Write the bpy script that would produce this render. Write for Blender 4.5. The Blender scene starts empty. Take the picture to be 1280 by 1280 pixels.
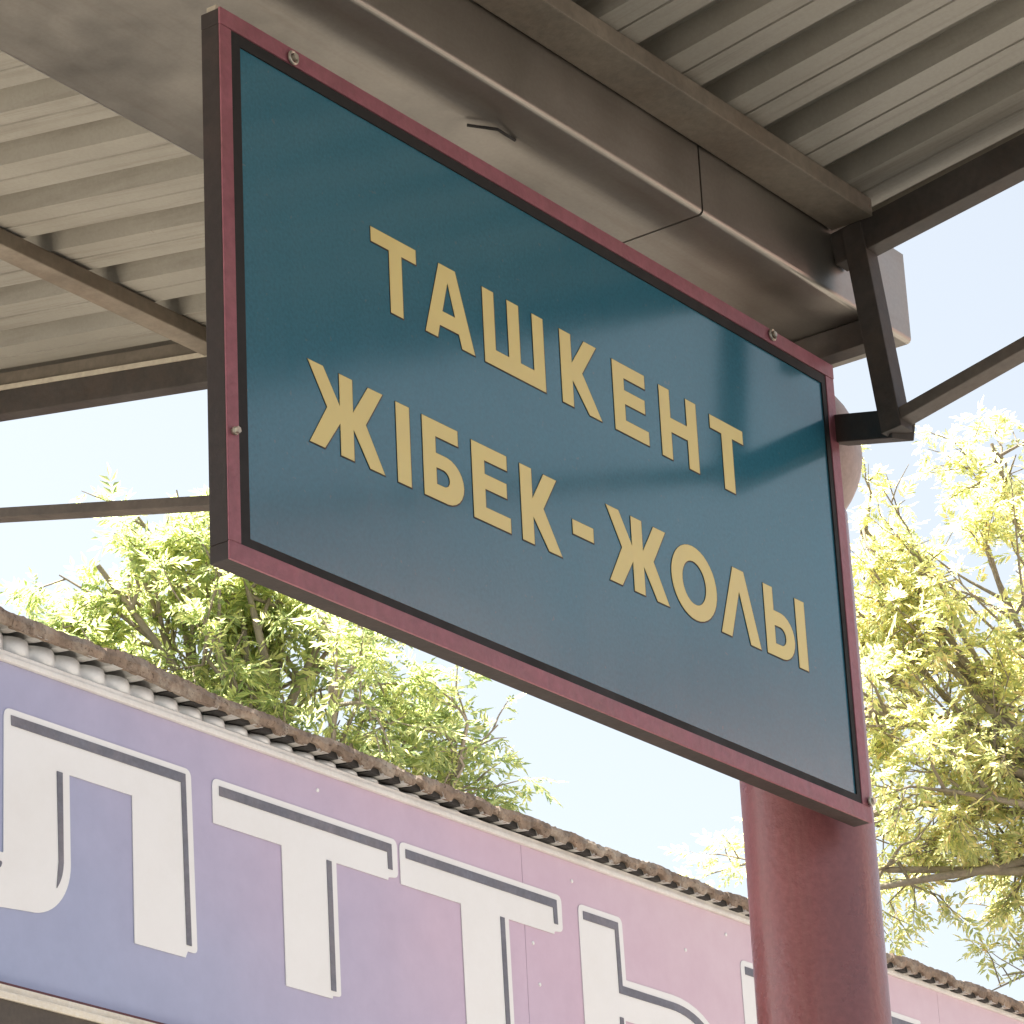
import bpy, bmesh, math, random
from mathutils import Vector, Matrix, Quaternion
R = math.radians
random.seed(7)
scene = bpy.context.scene
col = scene.collection

# ------------------------------------------------------------------ camera
GZ = -3.4                                        # ground level (the sign's lower front corner is the origin)
cam_d = bpy.data.cameras.new('camera')
cam = bpy.data.objects.new('camera', cam_d)
col.objects.link(cam)
cam_d.sensor_width = 36.0
cam_d.lens = 128.15
cam_d.clip_start = 0.05
cam_d.clip_end = 3000
rx = Vector((0.59137559, -0.80505248, -0.04653405))
dn = Vector((0.27751625, 0.2573604, -0.9256081))
fw = Vector((0.75713912, 0.53446808, 0.3756118))
M = Matrix((rx, -dn, -fw)).transposed().to_4x4()
M.translation = Vector((-3.50282413, -2.93918913, -1.80006863))
cam.matrix_world = M
scene.camera = cam
scene.render.resolution_x = 1024
scene.render.resolution_y = 1024

# ------------------------------------------------------------------ sky, sun, exposure
SUN_EL = R(66)
SUN_AZ = R(116)                                   # from +X towards +Y
world = bpy.data.worlds.new('World')
scene.world = world
world.use_nodes = True
wn = world.node_tree
bg = wn.nodes['Background']
sky = wn.nodes.new('ShaderNodeTexSky')
sky.sky_type = 'NISHITA'
sky.sun_disc = False
sky.sun_elevation = SUN_EL
sky.sun_rotation = R(90) - SUN_AZ
sky.air_density = 1.0
sky.dust_density = 3.5
sky.ozone_density = 1.0
hz = wn.nodes.new('ShaderNodeHueSaturation')          # thin haze: less saturated sky
hz.inputs['Saturation'].default_value = 0.36
wn.links.new(sky.outputs[0], hz.inputs['Color'])
tint = wn.nodes.new('ShaderNodeMix')
tint.data_type = 'RGBA'
tint.blend_type = 'MULTIPLY'
tint.inputs[0].default_value = 1.0
tint.inputs[7].default_value = (0.905, 0.935, 0.925, 1)
wn.links.new(hz.outputs[0], tint.inputs[6])
wn.links.new(tint.outputs[2], bg.inputs[0])
bg.inputs[1].default_value = 0.05
sun_d = bpy.data.lights.new('sun', 'SUN')
sun_d.energy = 4.2
sun_d.angle = R(0.5)
sun_d.color = (1.0, 0.95, 0.87)
sun = bpy.data.objects.new('sun', sun_d)
col.objects.link(sun)
sdir = Vector((math.cos(SUN_EL) * math.cos(SUN_AZ), math.cos(SUN_EL) * math.sin(SUN_AZ), math.sin(SUN_EL)))
sun.rotation_euler = sdir.to_track_quat('Z', 'Y').to_euler()
sun.location = sdir * 30
vs = scene.view_settings
vs.view_transform = 'Standard'
vs.look = 'None'
vs.gamma = 1.0
vs.use_curve_mapping = False
vs.exposure = 2.5
scene.render.engine = 'CYCLES'
scene.cycles.max_bounces = 10
scene.cycles.diffuse_bounces = 6
scene.cycles.transmission_bounces = 6

# ------------------------------------------------------------------ helpers
def lin(r, g, b):
    f = lambda c: (c / 255 / 12.92) if c / 255 <= 0.04045 else ((c / 255 + 0.055) / 1.055) ** 2.4
    return (f(r), f(g), f(b), 1.0)

def obj(name, verts, faces, mat=None, parent=None, smooth=False):
    me = bpy.data.meshes.new(name)
    me.from_pydata(verts, [], faces)
    me.update()
    return link(name, me, mat, parent, smooth)

def link(name, me, mat=None, parent=None, smooth=False):
    if smooth:
        me.polygons.foreach_set('use_smooth', [True] * len(me.polygons))
    if mat:
        me.materials.append(mat)
    o = bpy.data.objects.new(name, me)
    col.objects.link(o)
    if parent:
        o.parent = parent
        o.matrix_parent_inverse = parent_inv(parent)
    return o

def parent_inv(p):
    # parts hang under an Empty; sub-parts under a part whose own world matrix is already the identity
    return p.matrix_basis.inverted() if p.parent is None else Matrix.Identity(4)

def bm_obj(name, bm, mat=None, parent=None, smooth=False):
    bmesh.ops.recalc_face_normals(bm, faces=bm.faces)
    me = bpy.data.meshes.new(name)
    bm.to_mesh(me)
    bm.free()
    return link(name, me, mat, parent, smooth)

def thing(name, loc, label, cat, group=None):
    o = bpy.data.objects.new(name, None)
    col.objects.link(o)
    o.location = loc
    o.empty_display_size = 0.2
    return tag(o, label, cat, group)

def tag(o, label=None, cat=None, group=None, kind=None):
    if label: o['label'] = label
    if cat: o['category'] = cat
    if group: o['group'] = group
    if kind: o['kind'] = kind
    return o

def bm_box(bm, x0, x1, y0, y1, z0, z1, bev=0.0, seg=2):
    n = len(bm.verts)
    vs_ = [bm.verts.new(p) for p in ((x0, y0, z0), (x1, y0, z0), (x1, y1, z0), (x0, y1, z0),
                                     (x0, y0, z1), (x1, y0, z1), (x1, y1, z1), (x0, y1, z1))]
    fs = [bm.faces.new([vs_[i] for i in q]) for q in
          ((3, 2, 1, 0), (4, 5, 6, 7), (0, 1, 5, 4), (1, 2, 6, 5), (2, 3, 7, 6), (3, 0, 4, 7))]
    if bev:
        es = set(e for f in fs for e in f.edges)
        bmesh.ops.bevel(bm, geom=list(es), offset=bev, segments=seg, affect='EDGES', profile=0.6)
    return vs_

def box(name, x0, x1, y0, y1, z0, z1, mat, parent=None, bev=0.0, seg=2):
    bm = bmesh.new()
    bm_box(bm, x0, x1, y0, y1, z0, z1, bev, seg)
    return bm_obj(name, bm, mat, parent)

def beam(name, p0, p1, w, h, mat, parent=None, up=(0, 0, 1), bev=0.002):
    """box from p0 to p1 (centre of its LOWER face line), w across, h along up"""
    p0, p1, up = Vector(p0), Vector(p1), Vector(up)
    d = (p1 - p0)
    L = d.length
    d.normalize()
    s = d.cross(up).normalized()
    u = s.cross(d)
    bm = bmesh.new()
    bm_box(bm, 0, L, -w / 2, w / 2, 0, h, bev)
    m = Matrix((d, -s, u)).transposed().to_4x4()
    m.translation = p0
    bmesh.ops.transform(bm, matrix=m, verts=bm.verts)
    return bm_obj(name, bm, mat, parent)

def bm_tube(bm, pts, rad, n=8, caps=True):
    rings = []
    pts = [Vector(p) for p in pts]
    side = None
    for i, p in enumerate(pts):
        t = (pts[min(i + 1, len(pts) - 1)] - pts[max(i - 1, 0)]).normalized()
        if side is None:
            side = t.orthogonal().normalized()
        side = (side - t * side.dot(t))
        if side.length < 1e-5: side = t.orthogonal()
        side.normalize()
        up = t.cross(side)
        r = rad[i] if isinstance(rad, (list, tuple)) else rad
        rings.append([bm.verts.new(p + (side * math.cos(a) + up * math.sin(a)) * r)
                      for a in [2 * math.pi * k / n for k in range(n)]])
    for a, b in zip(rings, rings[1:]):
        for k in range(n):
            bm.faces.new((a[k], a[(k + 1) % n], b[(k + 1) % n], b[k]))
    if caps:
        bm.faces.new(rings[0][::-1])
        bm.faces.new(rings[-1])

def bm_lathe(bm, prof, cx, cy, n=48):
    rings = [[bm.verts.new((cx + r * math.cos(2 * math.pi * k / n), cy + r * math.sin(2 * math.pi * k / n), z))
              for k in range(n)] for r, z in prof]
    for a, b in zip(rings, rings[1:]):
        for k in range(n):
            bm.faces.new((a[k], a[(k + 1) % n], b[(k + 1) % n], b[k]))
    bm.faces.new(rings[0][::-1])
    bm.faces.new(rings[-1])

def plate(name, polys, y, th, mat, parent):
    """flat outlines in X-Z (list of loops; first outer, others holes), front face at y, thickness th towards +Y"""
    cu = bpy.data.curves.new(name, 'CURVE')
    cu.dimensions = '2D'
    cu.fill_mode = 'BOTH'
    cu.extrude = th / 2
    for loop in polys:
        sp = cu.splines.new('POLY')
        sp.points.add(len(loop) - 1)
        for p, (a, b) in zip(sp.points, loop):
            p.co = (a, b, 0, 1)
        sp.use_cyclic_u = True
    tmp = bpy.data.objects.new(name, cu)
    col.objects.link(tmp)
    me = bpy.data.meshes.new_from_object(tmp)
    bpy.data.objects.remove(tmp)
    bpy.data.curves.remove(cu)
    me.transform(Matrix.Translation((0, y + th / 2, 0)) @ Matrix.Rotation(R(90), 4, 'X'))
    me.name = name
    me.materials.clear()
    return link(name, me, mat, parent)

# ------------------------------------------------------------------ materials
def new_mat(name):
    m = bpy.data.materials.new(name)
    m.use_nodes = True
    nt = m.node_tree
    b = nt.nodes['Principled BSDF']
    return m, nt, b

def N(nt, kind, **kw):
    n = nt.nodes.new(kind)
    for k, v in kw.items():
        if k in n.inputs.keys(): n.inputs[k].default_value = v
        else: setattr(n, k, v)
    return n

def coords(nt, scale=(1, 1, 1)):
    tc = N(nt, 'ShaderNodeNewGeometry')
    mp = N(nt, 'ShaderNodeMapping')
    mp.inputs['Scale'].default_value = scale
    nt.links.new(tc.outputs['Position'], mp.inputs['Vector'])
    return mp.outputs[0]

def noise(nt, vec, scale, detail=6, rough=0.6):
    n = N(nt, 'ShaderNodeTexNoise')
    n.inputs['Scale'].default_value = scale
    n.inputs['Detail'].default_value = detail
    n.inputs['Roughness'].default_value = rough
    nt.links.new(vec, n.inputs['Vector'])
    return n.outputs['Fac']

def ramp(nt, fac, stops):
    r = N(nt, 'ShaderNodeValToRGB')
    els = r.color_ramp.elements
    els[0].position, els[0].color = stops[0]
    els[1].position, els[1].color = stops[-1]
    for p, c in stops[1:-1]:
        e = els.new(p)
        e.color = c
    nt.links.new(fac, r.inputs[0])
    return r.outputs[0]

def mixc(nt, fac, a, b, mode='MIX'):
    m = N(nt, 'ShaderNodeMix', data_type='RGBA', blend_type=mode)
    for s, v in (('Factor', fac), ('A', a), ('B', b)):
        i = [x for x in m.inputs if x.name == s and (x.type == 'RGBA' if s != 'Factor' else x.type == 'VALUE')][0]
        if hasattr(v, 'is_linked') or isinstance(v, bpy.types.NodeSocket): nt.links.new(v, i)
        else: i.default_value = v
    return [x for x in m.outputs if x.type == 'RGBA'][0]

def bump(nt, b, h, strength, dist=0.01):
    n = N(nt, 'ShaderNodeBump')
    n.inputs['Strength'].default_value = strength
    n.inputs['Distance'].default_value = dist
    nt.links.new(h, n.inputs['Height'])
    nt.links.new(n.outputs[0], b.inputs['Normal'])

W4 = lambda v: (v, v, v, 1)

def painted(name, base, var=0.25, rough=0.5, scale=6, dirt=None, dirt_amt=0.5, spot=None, spot_lo=0.62, bumps=0.15, spec=0.5, metal=0.0, fine=60, fine_amt=0.35, streak=None):
    m, nt, b = new_mat(name)
    v = coords(nt)
    n1 = noise(nt, v, scale, 8, 0.65)
    dark = tuple(c * (1 - var) for c in base[:3]) + (1,)
    lite = tuple(min(1, c * (1 + var)) for c in base[:3]) + (1,)
    c = ramp(nt, n1, [(0.3, dark), (0.7, lite)])
    n3 = noise(nt, v, fine, 4, 0.6)
    c = mixc(nt, fine_amt, c, ramp(nt, n3, [(0.3, W4(0.45)), (0.7, W4(0.85))]), 'OVERLAY')
    if dirt:
        n2 = noise(nt, v, scale * 0.45, 10, 0.75)
        f = ramp(nt, n2, [(0.48, W4(0)), (0.72, W4(dirt_amt))])
        c = mixc(nt, f, c, dirt)
    if spot:
        n4 = noise(nt, v, scale * 5, 8, 0.7)
        f = ramp(nt, n4, [(spot_lo, W4(0)), (spot_lo + 0.06, W4(0.85))])
        c = mixc(nt, f, c, spot)
    if streak:
        sc, scol, amt = streak
        f = ramp(nt, noise(nt, coords(nt, sc), 1.0, 8, 0.72), [(0.50, W4(0)), (0.74, W4(amt))])
        c = mixc(nt, f, c, scol)
    nt.links.new(c, b.inputs['Base Color'])
    rr = ramp(nt, n1, [(0.3, W4(max(0, rough - 0.1))), (0.7, W4(min(1, rough + 0.15)))])
    nt.links.new(rr, b.inputs['Roughness'])
    b.inputs['Specular IOR Level'].default_value = spec
    b.inputs['Metallic'].default_value = metal
    if bumps:
        bump(nt, b, n3, bumps, 0.004)
    return m

m_sheet = painted('roof_sheet_paint', (0.315, 0.295, 0.252, 1), 0.10, 0.5, 2, (0.20, 0.165, 0.12, 1), 0.4, (0.13, 0.085, 0.05, 1), 0.70, 0.04, fine=150, fine_amt=0.15, streak=((34, 1.3, 5), (0.12, 0.095, 0.065, 1), 0.55))
m_gutter = painted('galvanised_gutter', (0.36, 0.335, 0.30, 1), 0.04, 0.38, 3, (0.36, 0.32, 0.27, 1), 0.25, None, 0.72, 0.01, metal=0.9, fine=140, fine_amt=0.12, streak=((2.2, 30, 14), (0.27, 0.225, 0.18, 1), 0.4))
m_dark = painted('dark_steel', (0.060, 0.050, 0.044, 1), 0.35, 0.6, 9, (0.12, 0.075, 0.05, 1), 0.5, (0.22, 0.15, 0.10, 1), 0.7, 0.3)
m_purlin = painted('weathered_steel', (0.20, 0.168, 0.13, 1), 0.25, 0.6, 7, (0.15, 0.095, 0.06, 1), 0.6, (0.17, 0.09, 0.05, 1), 0.66, 0.3)
m_strut = painted('strut_steel', (0.115, 0.095, 0.08, 1), 0.3, 0.6, 9, (0.16, 0.11, 0.08, 1), 0.5, (0.25, 0.19, 0.14, 1), 0.7, 0.3)
m_gap = painted('gap_and_shade_black', (0.03, 0.027, 0.025, 1), 0.1, 0.8, 9, bumps=0)  # near black: gutter joint, wire, and painted shade in the eave ribs
m_frame = painted('sign_frame_paint', (0.33, 0.115, 0.145, 1), 0.18, 0.36, 12, (0.38, 0.17, 0.16, 1), 0.5, (0.10, 0.03, 0.03, 1), 0.7, 0.35)
m_casing = painted('brown_casing', (0.036, 0.026, 0.024, 1), 0.2, 0.55, 12, (0.10, 0.06, 0.05, 1), 0.5, bumps=0.2)  # darker and browner than the red frame front
m_gasket = painted('rubber_gasket', (0.018, 0.017, 0.017, 1), 0.2, 0.7, 12, bumps=0.1)
m_rail = painted('mounting_rail_paint', (0.55, 0.48, 0.38, 1), 0.15, 0.6, 9)
m_bolt = painted('zinc_bolt', (0.62, 0.58, 0.48, 1), 0.25, 0.35, 40, (0.2, 0.12, 0.07, 1), 0.6, metal=0.6)
m_column = painted('column_paint', (0.275, 0.095, 0.10, 1), 0.10, 0.28, 5, (0.30, 0.12, 0.12, 1), 0.4, (0.10, 0.03, 0.03, 1), 0.70, 0.30, 0.6, fine=90, streak=((26, 26, 1.1), (0.36, 0.19, 0.18, 1), 0.4))
m_ball = painted('primer_ball', (0.42, 0.31, 0.27, 1), 0.12, 0.45, 9, (0.2, 0.12, 0.1, 1), 0.5, (0.14, 0.07, 0.05, 1), 0.66, 0.2)
m_yellow = painted('yellow_vinyl', (0.98, 0.79, 0.33, 1), 0.04, 0.4, 10, bumps=0, fine_amt=0.08)
m_outline = painted('dark_vinyl_outline', (0.06, 0.035, 0.025, 1), 0.1, 0.5, 10, bumps=0)
m_white = painted('white_vinyl', (0.80, 0.80, 0.80, 1), 0.02, 0.5, 3, (0.68, 0.66, 0.62, 1), 0.3, bumps=0, fine_amt=0.06)
m_letter_dark = painted('grey_vinyl_shade', (0.12, 0.125, 0.155, 1), 0.25, 0.5, 9, (0.28, 0.25, 0.27, 1), 0.6, bumps=0)
m_trim = painted('white_trim', (0.74, 0.72, 0.68, 1), 0.06, 0.45, 5, (0.5, 0.45, 0.38, 1), 0.5)
m_cream = painted('cream_rail', (0.70, 0.64, 0.52, 1), 0.1, 0.5, 5, (0.35, 0.27, 0.2, 1), 0.5)
m_maroon = painted('dark_red_edge', (0.10, 0.025, 0.03, 1), 0.2, 0.5, 8)
m_wallsheet = painted('wall_sheet_zinc', (0.72, 0.74, 0.75, 1), 0.06, 0.4, 4, (0.50, 0.47, 0.45, 1), 0.5, (0.2, 0.12, 0.08, 1), 0.72)
m_roofzinc = painted('roof_zinc', (0.50, 0.49, 0.47, 1), 0.15, 0.5, 4, (0.28, 0.18, 0.12, 1), 0.6)
m_rust = painted('rusty_eave', (0.20, 0.145, 0.105, 1), 0.5, 0.75, 14, (0.50, 0.44, 0.36, 1), 0.95, (0.06, 0.035, 0.022, 1), 0.57, 0.6, fine=45)
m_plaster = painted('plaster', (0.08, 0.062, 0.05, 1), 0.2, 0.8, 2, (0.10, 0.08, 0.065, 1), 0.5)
m_soffit = painted('dark_soffit', (0.075, 0.062, 0.05, 1), 0.3, 0.7, 5)
m_glass, _nt, _b = new_mat('shop_glass')
_b.inputs['Base Color'].default_value = (0.03, 0.035, 0.04, 1)
_b.inputs['Roughness'].default_value = 0.08
m_asphalt = painted('asphalt', (0.045, 0.042, 0.038, 1), 0.2, 0.85, 0.6, (0.062, 0.056, 0.05, 1), 0.7, bumps=0.4)
m_paving = painted('paving_concrete', (0.35, 0.325, 0.29, 1), 0.15, 0.8, 0.9, (0.22, 0.2, 0.18, 1), 0.6, bumps=0.3)
m_bounce_paving = painted('bounce_slabs', (0.20, 0.185, 0.165, 1), 0.15, 0.8, 0.9, (0.14, 0.13, 0.115, 1), 0.6, bumps=0.3)
m_bark = painted('bark', (0.24, 0.20, 0.16, 1), 0.3, 0.85, 14, (0.34, 0.30, 0.25, 1), 0.7, bumps=0.8)

# blue sign panel: glossy sheet with fine specks
m_panel, nt, b = new_mat('blue_panel')
v = coords(nt)
c = ramp(nt, noise(nt, v, 1.6, 5, 0.55), [(0.3, (0.034, 0.172, 0.250, 1)), (0.7, (0.046, 0.196, 0.278, 1))])
c = mixc(nt, 0.30, c, ramp(nt, noise(nt, v, 170, 3, 0.6), [(0.3, W4(0.35)), (0.7, W4(0.75))]), 'OVERLAY')
f = ramp(nt, noise(nt, v, 95, 2, 0.5), [(0.71, W4(0)), (0.75, W4(0.45))])
c = mixc(nt, f, c, (0.16, 0.22, 0.25, 1))
f = ramp(nt, noise(nt, coords(nt, (20, 20, 1.1)), 1.0, 7, 0.72), [(0.52, W4(0)), (0.80, W4(0.04))])
c = mixc(nt, f, c, (0.22, 0.25, 0.25, 1))
nt.links.new(c, b.inputs['Base Color'])
st = noise(nt, coords(nt, (26, 26, 1.4)), 1.0, 6, 0.7)          # faint run marks and dust
rr = ramp(nt, st, [(0.35, W4(0.14)), (0.75, W4(0.18))])
nt.links.new(rr, b.inputs['Roughness'])
b.inputs['IOR'].default_value = 1.55
b.inputs['Specular IOR Level'].default_value = 0.8
bump(nt, b, noise(nt, v, 2.2, 3, 0.5), 0.05, 0.02)

# printed banner: blue violet fading to pink along its length
m_banner, nt, b = new_mat('banner_print')
geo = N(nt, 'ShaderNodeNewGeometry')
sep = N(nt, 'ShaderNodeSeparateXYZ')
nt.links.new(geo.outputs['Position'], sep.inputs[0])
mth = N(nt, 'ShaderNodeMath', operation='MULTIPLY_ADD')
nt.links.new(sep.outputs['Z'], mth.inputs[0])
mth.inputs[1].default_value = 1.1
nt.links.new(sep.outputs['X'], mth.inputs[2])
v = coords(nt)
m2 = N(nt, 'ShaderNodeMath', operation='MULTIPLY_ADD')
nt.links.new(noise(nt, v, 1.2, 3, 0.5), m2.inputs[0])
m2.inputs[1].default_value = 1.4
nt.links.new(mth.outputs[0], m2.inputs[2])
mr = N(nt, 'ShaderNodeMapRange')
mr.inputs['From Min'].default_value = 6.2
mr.inputs['From Max'].default_value = 11.5
nt.links.new(m2.outputs[0], mr.inputs['Value'])
c = ramp(nt, mr.outputs[0], [(0.0, (0.31, 0.36, 0.53, 1)), (0.2, (0.37, 0.38, 0.54, 1)), (0.42, (0.47, 0.405, 0.545, 1)), (0.62, (0.575, 0.43, 0.54, 1)), (1.0, (0.64, 0.49, 0.56, 1))])
c = mixc(nt, 0.12, c, ramp(nt, noise(nt, v, 7, 6, 0.7), [(0.3, W4(0.3)), (0.7, W4(0.8))]), 'OVERLAY')
nt.links.new(c, b.inputs['Base Color'])
b.inputs['Roughness'].default_value = 0.5

# leaves: thin, lit through
def leaf_mat(name, stops, glow):
    m, nt, b = new_mat(name)
    geo = N(nt, 'ShaderNodeNewGeometry')
    c = ramp(nt, geo.outputs['Random Per Island'], stops)
    nt.links.new(c, b.inputs['Base Color'])
    b.inputs['Roughness'].default_value = 0.42
    tr = N(nt, 'ShaderNodeBsdfTranslucent')
    hs = N(nt, 'ShaderNodeHueSaturation')
    hs.inputs['Hue'].default_value = 0.492
    hs.inputs['Saturation'].default_value = 1.0
    hs.inputs['Value'].default_value = glow
    nt.links.new(c, hs.inputs['Color'])
    nt.links.new(hs.outputs[0], tr.inputs['Color'])
    mx = N(nt, 'ShaderNodeMixShader')
    mx.inputs[0].default_value = 0.72
    nt.links.new(b.outputs[0], mx.inputs[1])
    nt.links.new(tr.outputs[0], mx.inputs[2])
    nt.links.new(mx.outputs[0], nt.nodes['Material Output'].inputs['Surface'])
    return m
m_leaf_a = leaf_mat('green_leaf', [(0.0, (0.15, 0.20, 0.09, 1)), (0.5, (0.25, 0.29, 0.13, 1)), (0.85, (0.38, 0.39, 0.18, 1)), (1.0, (0.48, 0.47, 0.25, 1))], 2.3)
m_leaf_b = leaf_mat('yellow_green_leaf', [(0.0, (0.27, 0.31, 0.15, 1)), (0.5, (0.40, 0.42, 0.22, 1)), (0.8, (0.52, 0.50, 0.24, 1)), (0.93, (0.60, 0.55, 0.33, 1)), (1.0, (0.50, 0.38, 0.24, 1))], 2.0)

# ------------------------------------------------------------------ ground
def ground():
    s = 900
    g = obj('ground', [(-s, -s, GZ), (s, -s, GZ), (s, s, GZ), (-s, s, GZ)], [(0, 1, 2, 3)], m_asphalt)
    tag(g, kind='structure')
    bm = bmesh.new()
    bm_box(bm, -14, 26, 0.45, 4.5, GZ - 0.2, GZ + 0.13, 0.02)
    tag(bm_obj('pavement', bm, m_paving), kind='structure')
    bm = bmesh.new()
    bm_box(bm, 6.5, 26, -13.0, 0.44, GZ - 0.2, GZ + 0.12, 0.02)
    tag(bm_obj('bounce_paving', bm, m_bounce_paving), kind='structure')  # unseen slab added to bounce light onto the column's right side
ground()

# ------------------------------------------------------------------ canopy (butterfly roof on a round column)
YG0, YG1, ZG = -0.08, 0.42, 0.923
canopy = thing('platform_canopy', (1.74, 0.165, GZ), 'butterfly canopy of corrugated beige sheets with central gutter on a maroon column', 'canopy')
XS = -6.5
L_A, L_B = 1.113, 0.169          # left sheet underside z = a + b*y
R_A, R_B = 1.0586, -0.16
Y_LEFT, Y_RIGHT = 2.62, -2.30

PROF = [(0.0, 0), (0.052, 0), (0.055, 0.007), (0.058, 0), (0.110, 0), (0.122, 0.040), (0.146, 0.040), (0.149, 0.035), (0.152, 0.040), (0.176, 0.040), (0.188, 0)]
PER = 0.188
def sheet(x_end, n, y0, y1, a, bb, mat, wob):
    """corrugated sheet with n ribs whose far edge is at x_end"""
    ny = 8
    verts, faces = [], []
    prof = []
    for k in range(n):
        prof += [(k * PER + p, h) for p, h in PROF[:-1]]
    prof.append((n * PER, 0))
    x0 = x_end - n * PER
    w = len(prof)
    for j in range(ny + 1):
        y = y0 + (y1 - y0) * j / ny
        for i, (p, h) in enumerate(prof):
            dz = 0.003 * math.sin(y * 2.1 + wob) + 0.002 * math.sin(p * 9 + wob * 3 + y)
            verts.append((x0 + p, y, a + bb * y + h + dz))
    for j in range(ny):
        for i in range(w - 1):
            q = j * w + i
            faces.append((q, q + 1, q + w + 1, q + w))
    o = obj('roof_sheet', verts, faces, mat, canopy)
    md = o.modifiers.new('thick', 'SOLIDIFY')
    md.thickness = 0.0012
    md.offset = 1
    return o
def wing(x_end, y0, y1, a, bb, off):
    x = x_end
    k = 0
    while x > XS:
        sheet(x, 6, y0, y1, a + (0.0016 if k % 2 else 0), bb, m_sheet, k * 1.7 + off)
        x -= 6 * PER
        k += 1
wing(1.727, 0.36, Y_LEFT, L_A, L_B, 0.3)
wing(1.671, Y_RIGHT, -0.02, R_A, R_B, 1.1)

# edge flashing strip at the end of the left wing (pale line along the end rafter)
def fl(y): return L_A + L_B * y
ra = lambda y: 1.252 + 0.17 * (y - 1.427) + 0.0565
def rail_bar(name, x0, x1, lo, hi, mat):
    ya, yb_ = 0.45, 2.62
    v_ = [(x0, ya, lo(ya)), (x1, ya, lo(ya)), (x1, ya, hi(ya)), (x0, ya, hi(ya)), (x0, yb_, lo(yb_)), (x1, yb_, lo(yb_)), (x1, yb_, hi(yb_)), (x0, yb_, hi(yb_))]
    obj(name, v_, [(0, 1, 2, 3), (7, 6, 5, 4), (0, 4, 5, 1), (1, 5, 6, 2), (2, 6, 7, 3), (3, 7, 4, 0)], mat, canopy)
rail_bar('end_rail', 1.674, 1.704, ra, lambda y: fl(y) - 0.001, m_purlin)
rail_bar('edge_strip', 1.664, 1.6735, ra, lambda y: ra(y) + 0.011, m_rail)

# gutter: folded U channel in lengths, with a dark open joint
def gutter_length(x0, x1):
    r, t = 0.009, 0.003
    zt = ZG + 0.178
    def path(o):
        pts = [(YG0 + o, zt)]
        for k in range(6):
            a = R(180 + 90 * k / 5)
            pts.append((YG0 + r + (r - o) * math.cos(a), ZG + r + (r - o) * math.sin(a)))
        for k in range(6):
            a = R(270 + 90 * k / 5)
            pts.append((YG1 - r + (r - o) * math.cos(a), ZG + r + (r - o) * math.sin(a)))
        pts.append((YG1 - o, zt))
        return pts
    outer, inner = path(0), path(t)
    loop = outer + inner[::-1]
    n = len(loop)
    nx = 6
    verts, faces = [], []
    for i in range(nx + 1):
        x = x0 + (x1 - x0) * i / nx
        for y, z in loop:
            verts.append((x, y, z + 0.0015 * math.sin(x * 3 + y * 7)))
    for i in range(nx):
        for k in range(n):
            a, b_ = i * n + k, i * n + (k + 1) % n
            faces.append((a, b_, b_ + n, a + n))
    m = len(outer)
    for base, flip in ((0, True), (nx * n, False)):
        for k in range(m - 1):
            f = (base + k, base + k + 1, base + n - 2 - k, base + n - 1 - k)
            faces.append(f[::-1] if flip else f)
    bm = bmesh.new()
    vv = [bm.verts.new(p) for p in verts]
    for f in faces: bm.faces.new([vv[i] for i in f])
    bmesh.ops.recalc_face_normals(bm, faces=bm.faces)
    me = bpy.data.meshes.new('gutter_length')
    bm.to_mesh(me); bm.free()
    return link('gutter_length', me, m_gutter, canopy)
edges = [1.826, 1.141, -0.95, -3.05, -5.15, -6.5]
for a, b_ in zip(edges, edges[1:]):
    gutter_length(b_ + 0.0025, a - 0.0025)
    if b_ > -6:
        bm = bmesh.new()
        bm_box(bm, b_ - 0.05, b_ + 0.05, YG0 + 0.004, YG1 - 0.004, ZG + 0.0055, ZG + 0.012)
        bm_box(bm, b_ - 0.05, b_ + 0.05, YG0 + 0.0045, YG0 + 0.010, ZG + 0.0125, ZG + 0.17)
        bm_obj('gutter_joint', bm, m_gap, canopy)

# purlins
box('purlin', XS, 1.564, -0.168, -0.083, 1.049, 1.084, m_purlin, canopy, 0.003)
box('purlin', XS, 1.66, 1.404, 1.451, 1.311, 1.346, m_purlin, canopy, 0.003)
box('purlin', XS, 1.66, 2.52, 2.567, fl(2.52) - 0.04, fl(2.52) - 0.003, m_purlin, canopy, 0.003)
for y in (-1.2, -2.25):
    box('purlin', XS, 1.60, y, y + 0.047, R_A + R_B * (y + 0.047) - 0.042, R_A + R_B * (y + 0.047) - 0.004, m_purlin, canopy, 0.003)
box('purlin', XS, 1.66, 0.425, 0.472, fl(0.425) - 0.042, fl(0.425) - 0.004, m_purlin, canopy, 0.003)

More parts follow.
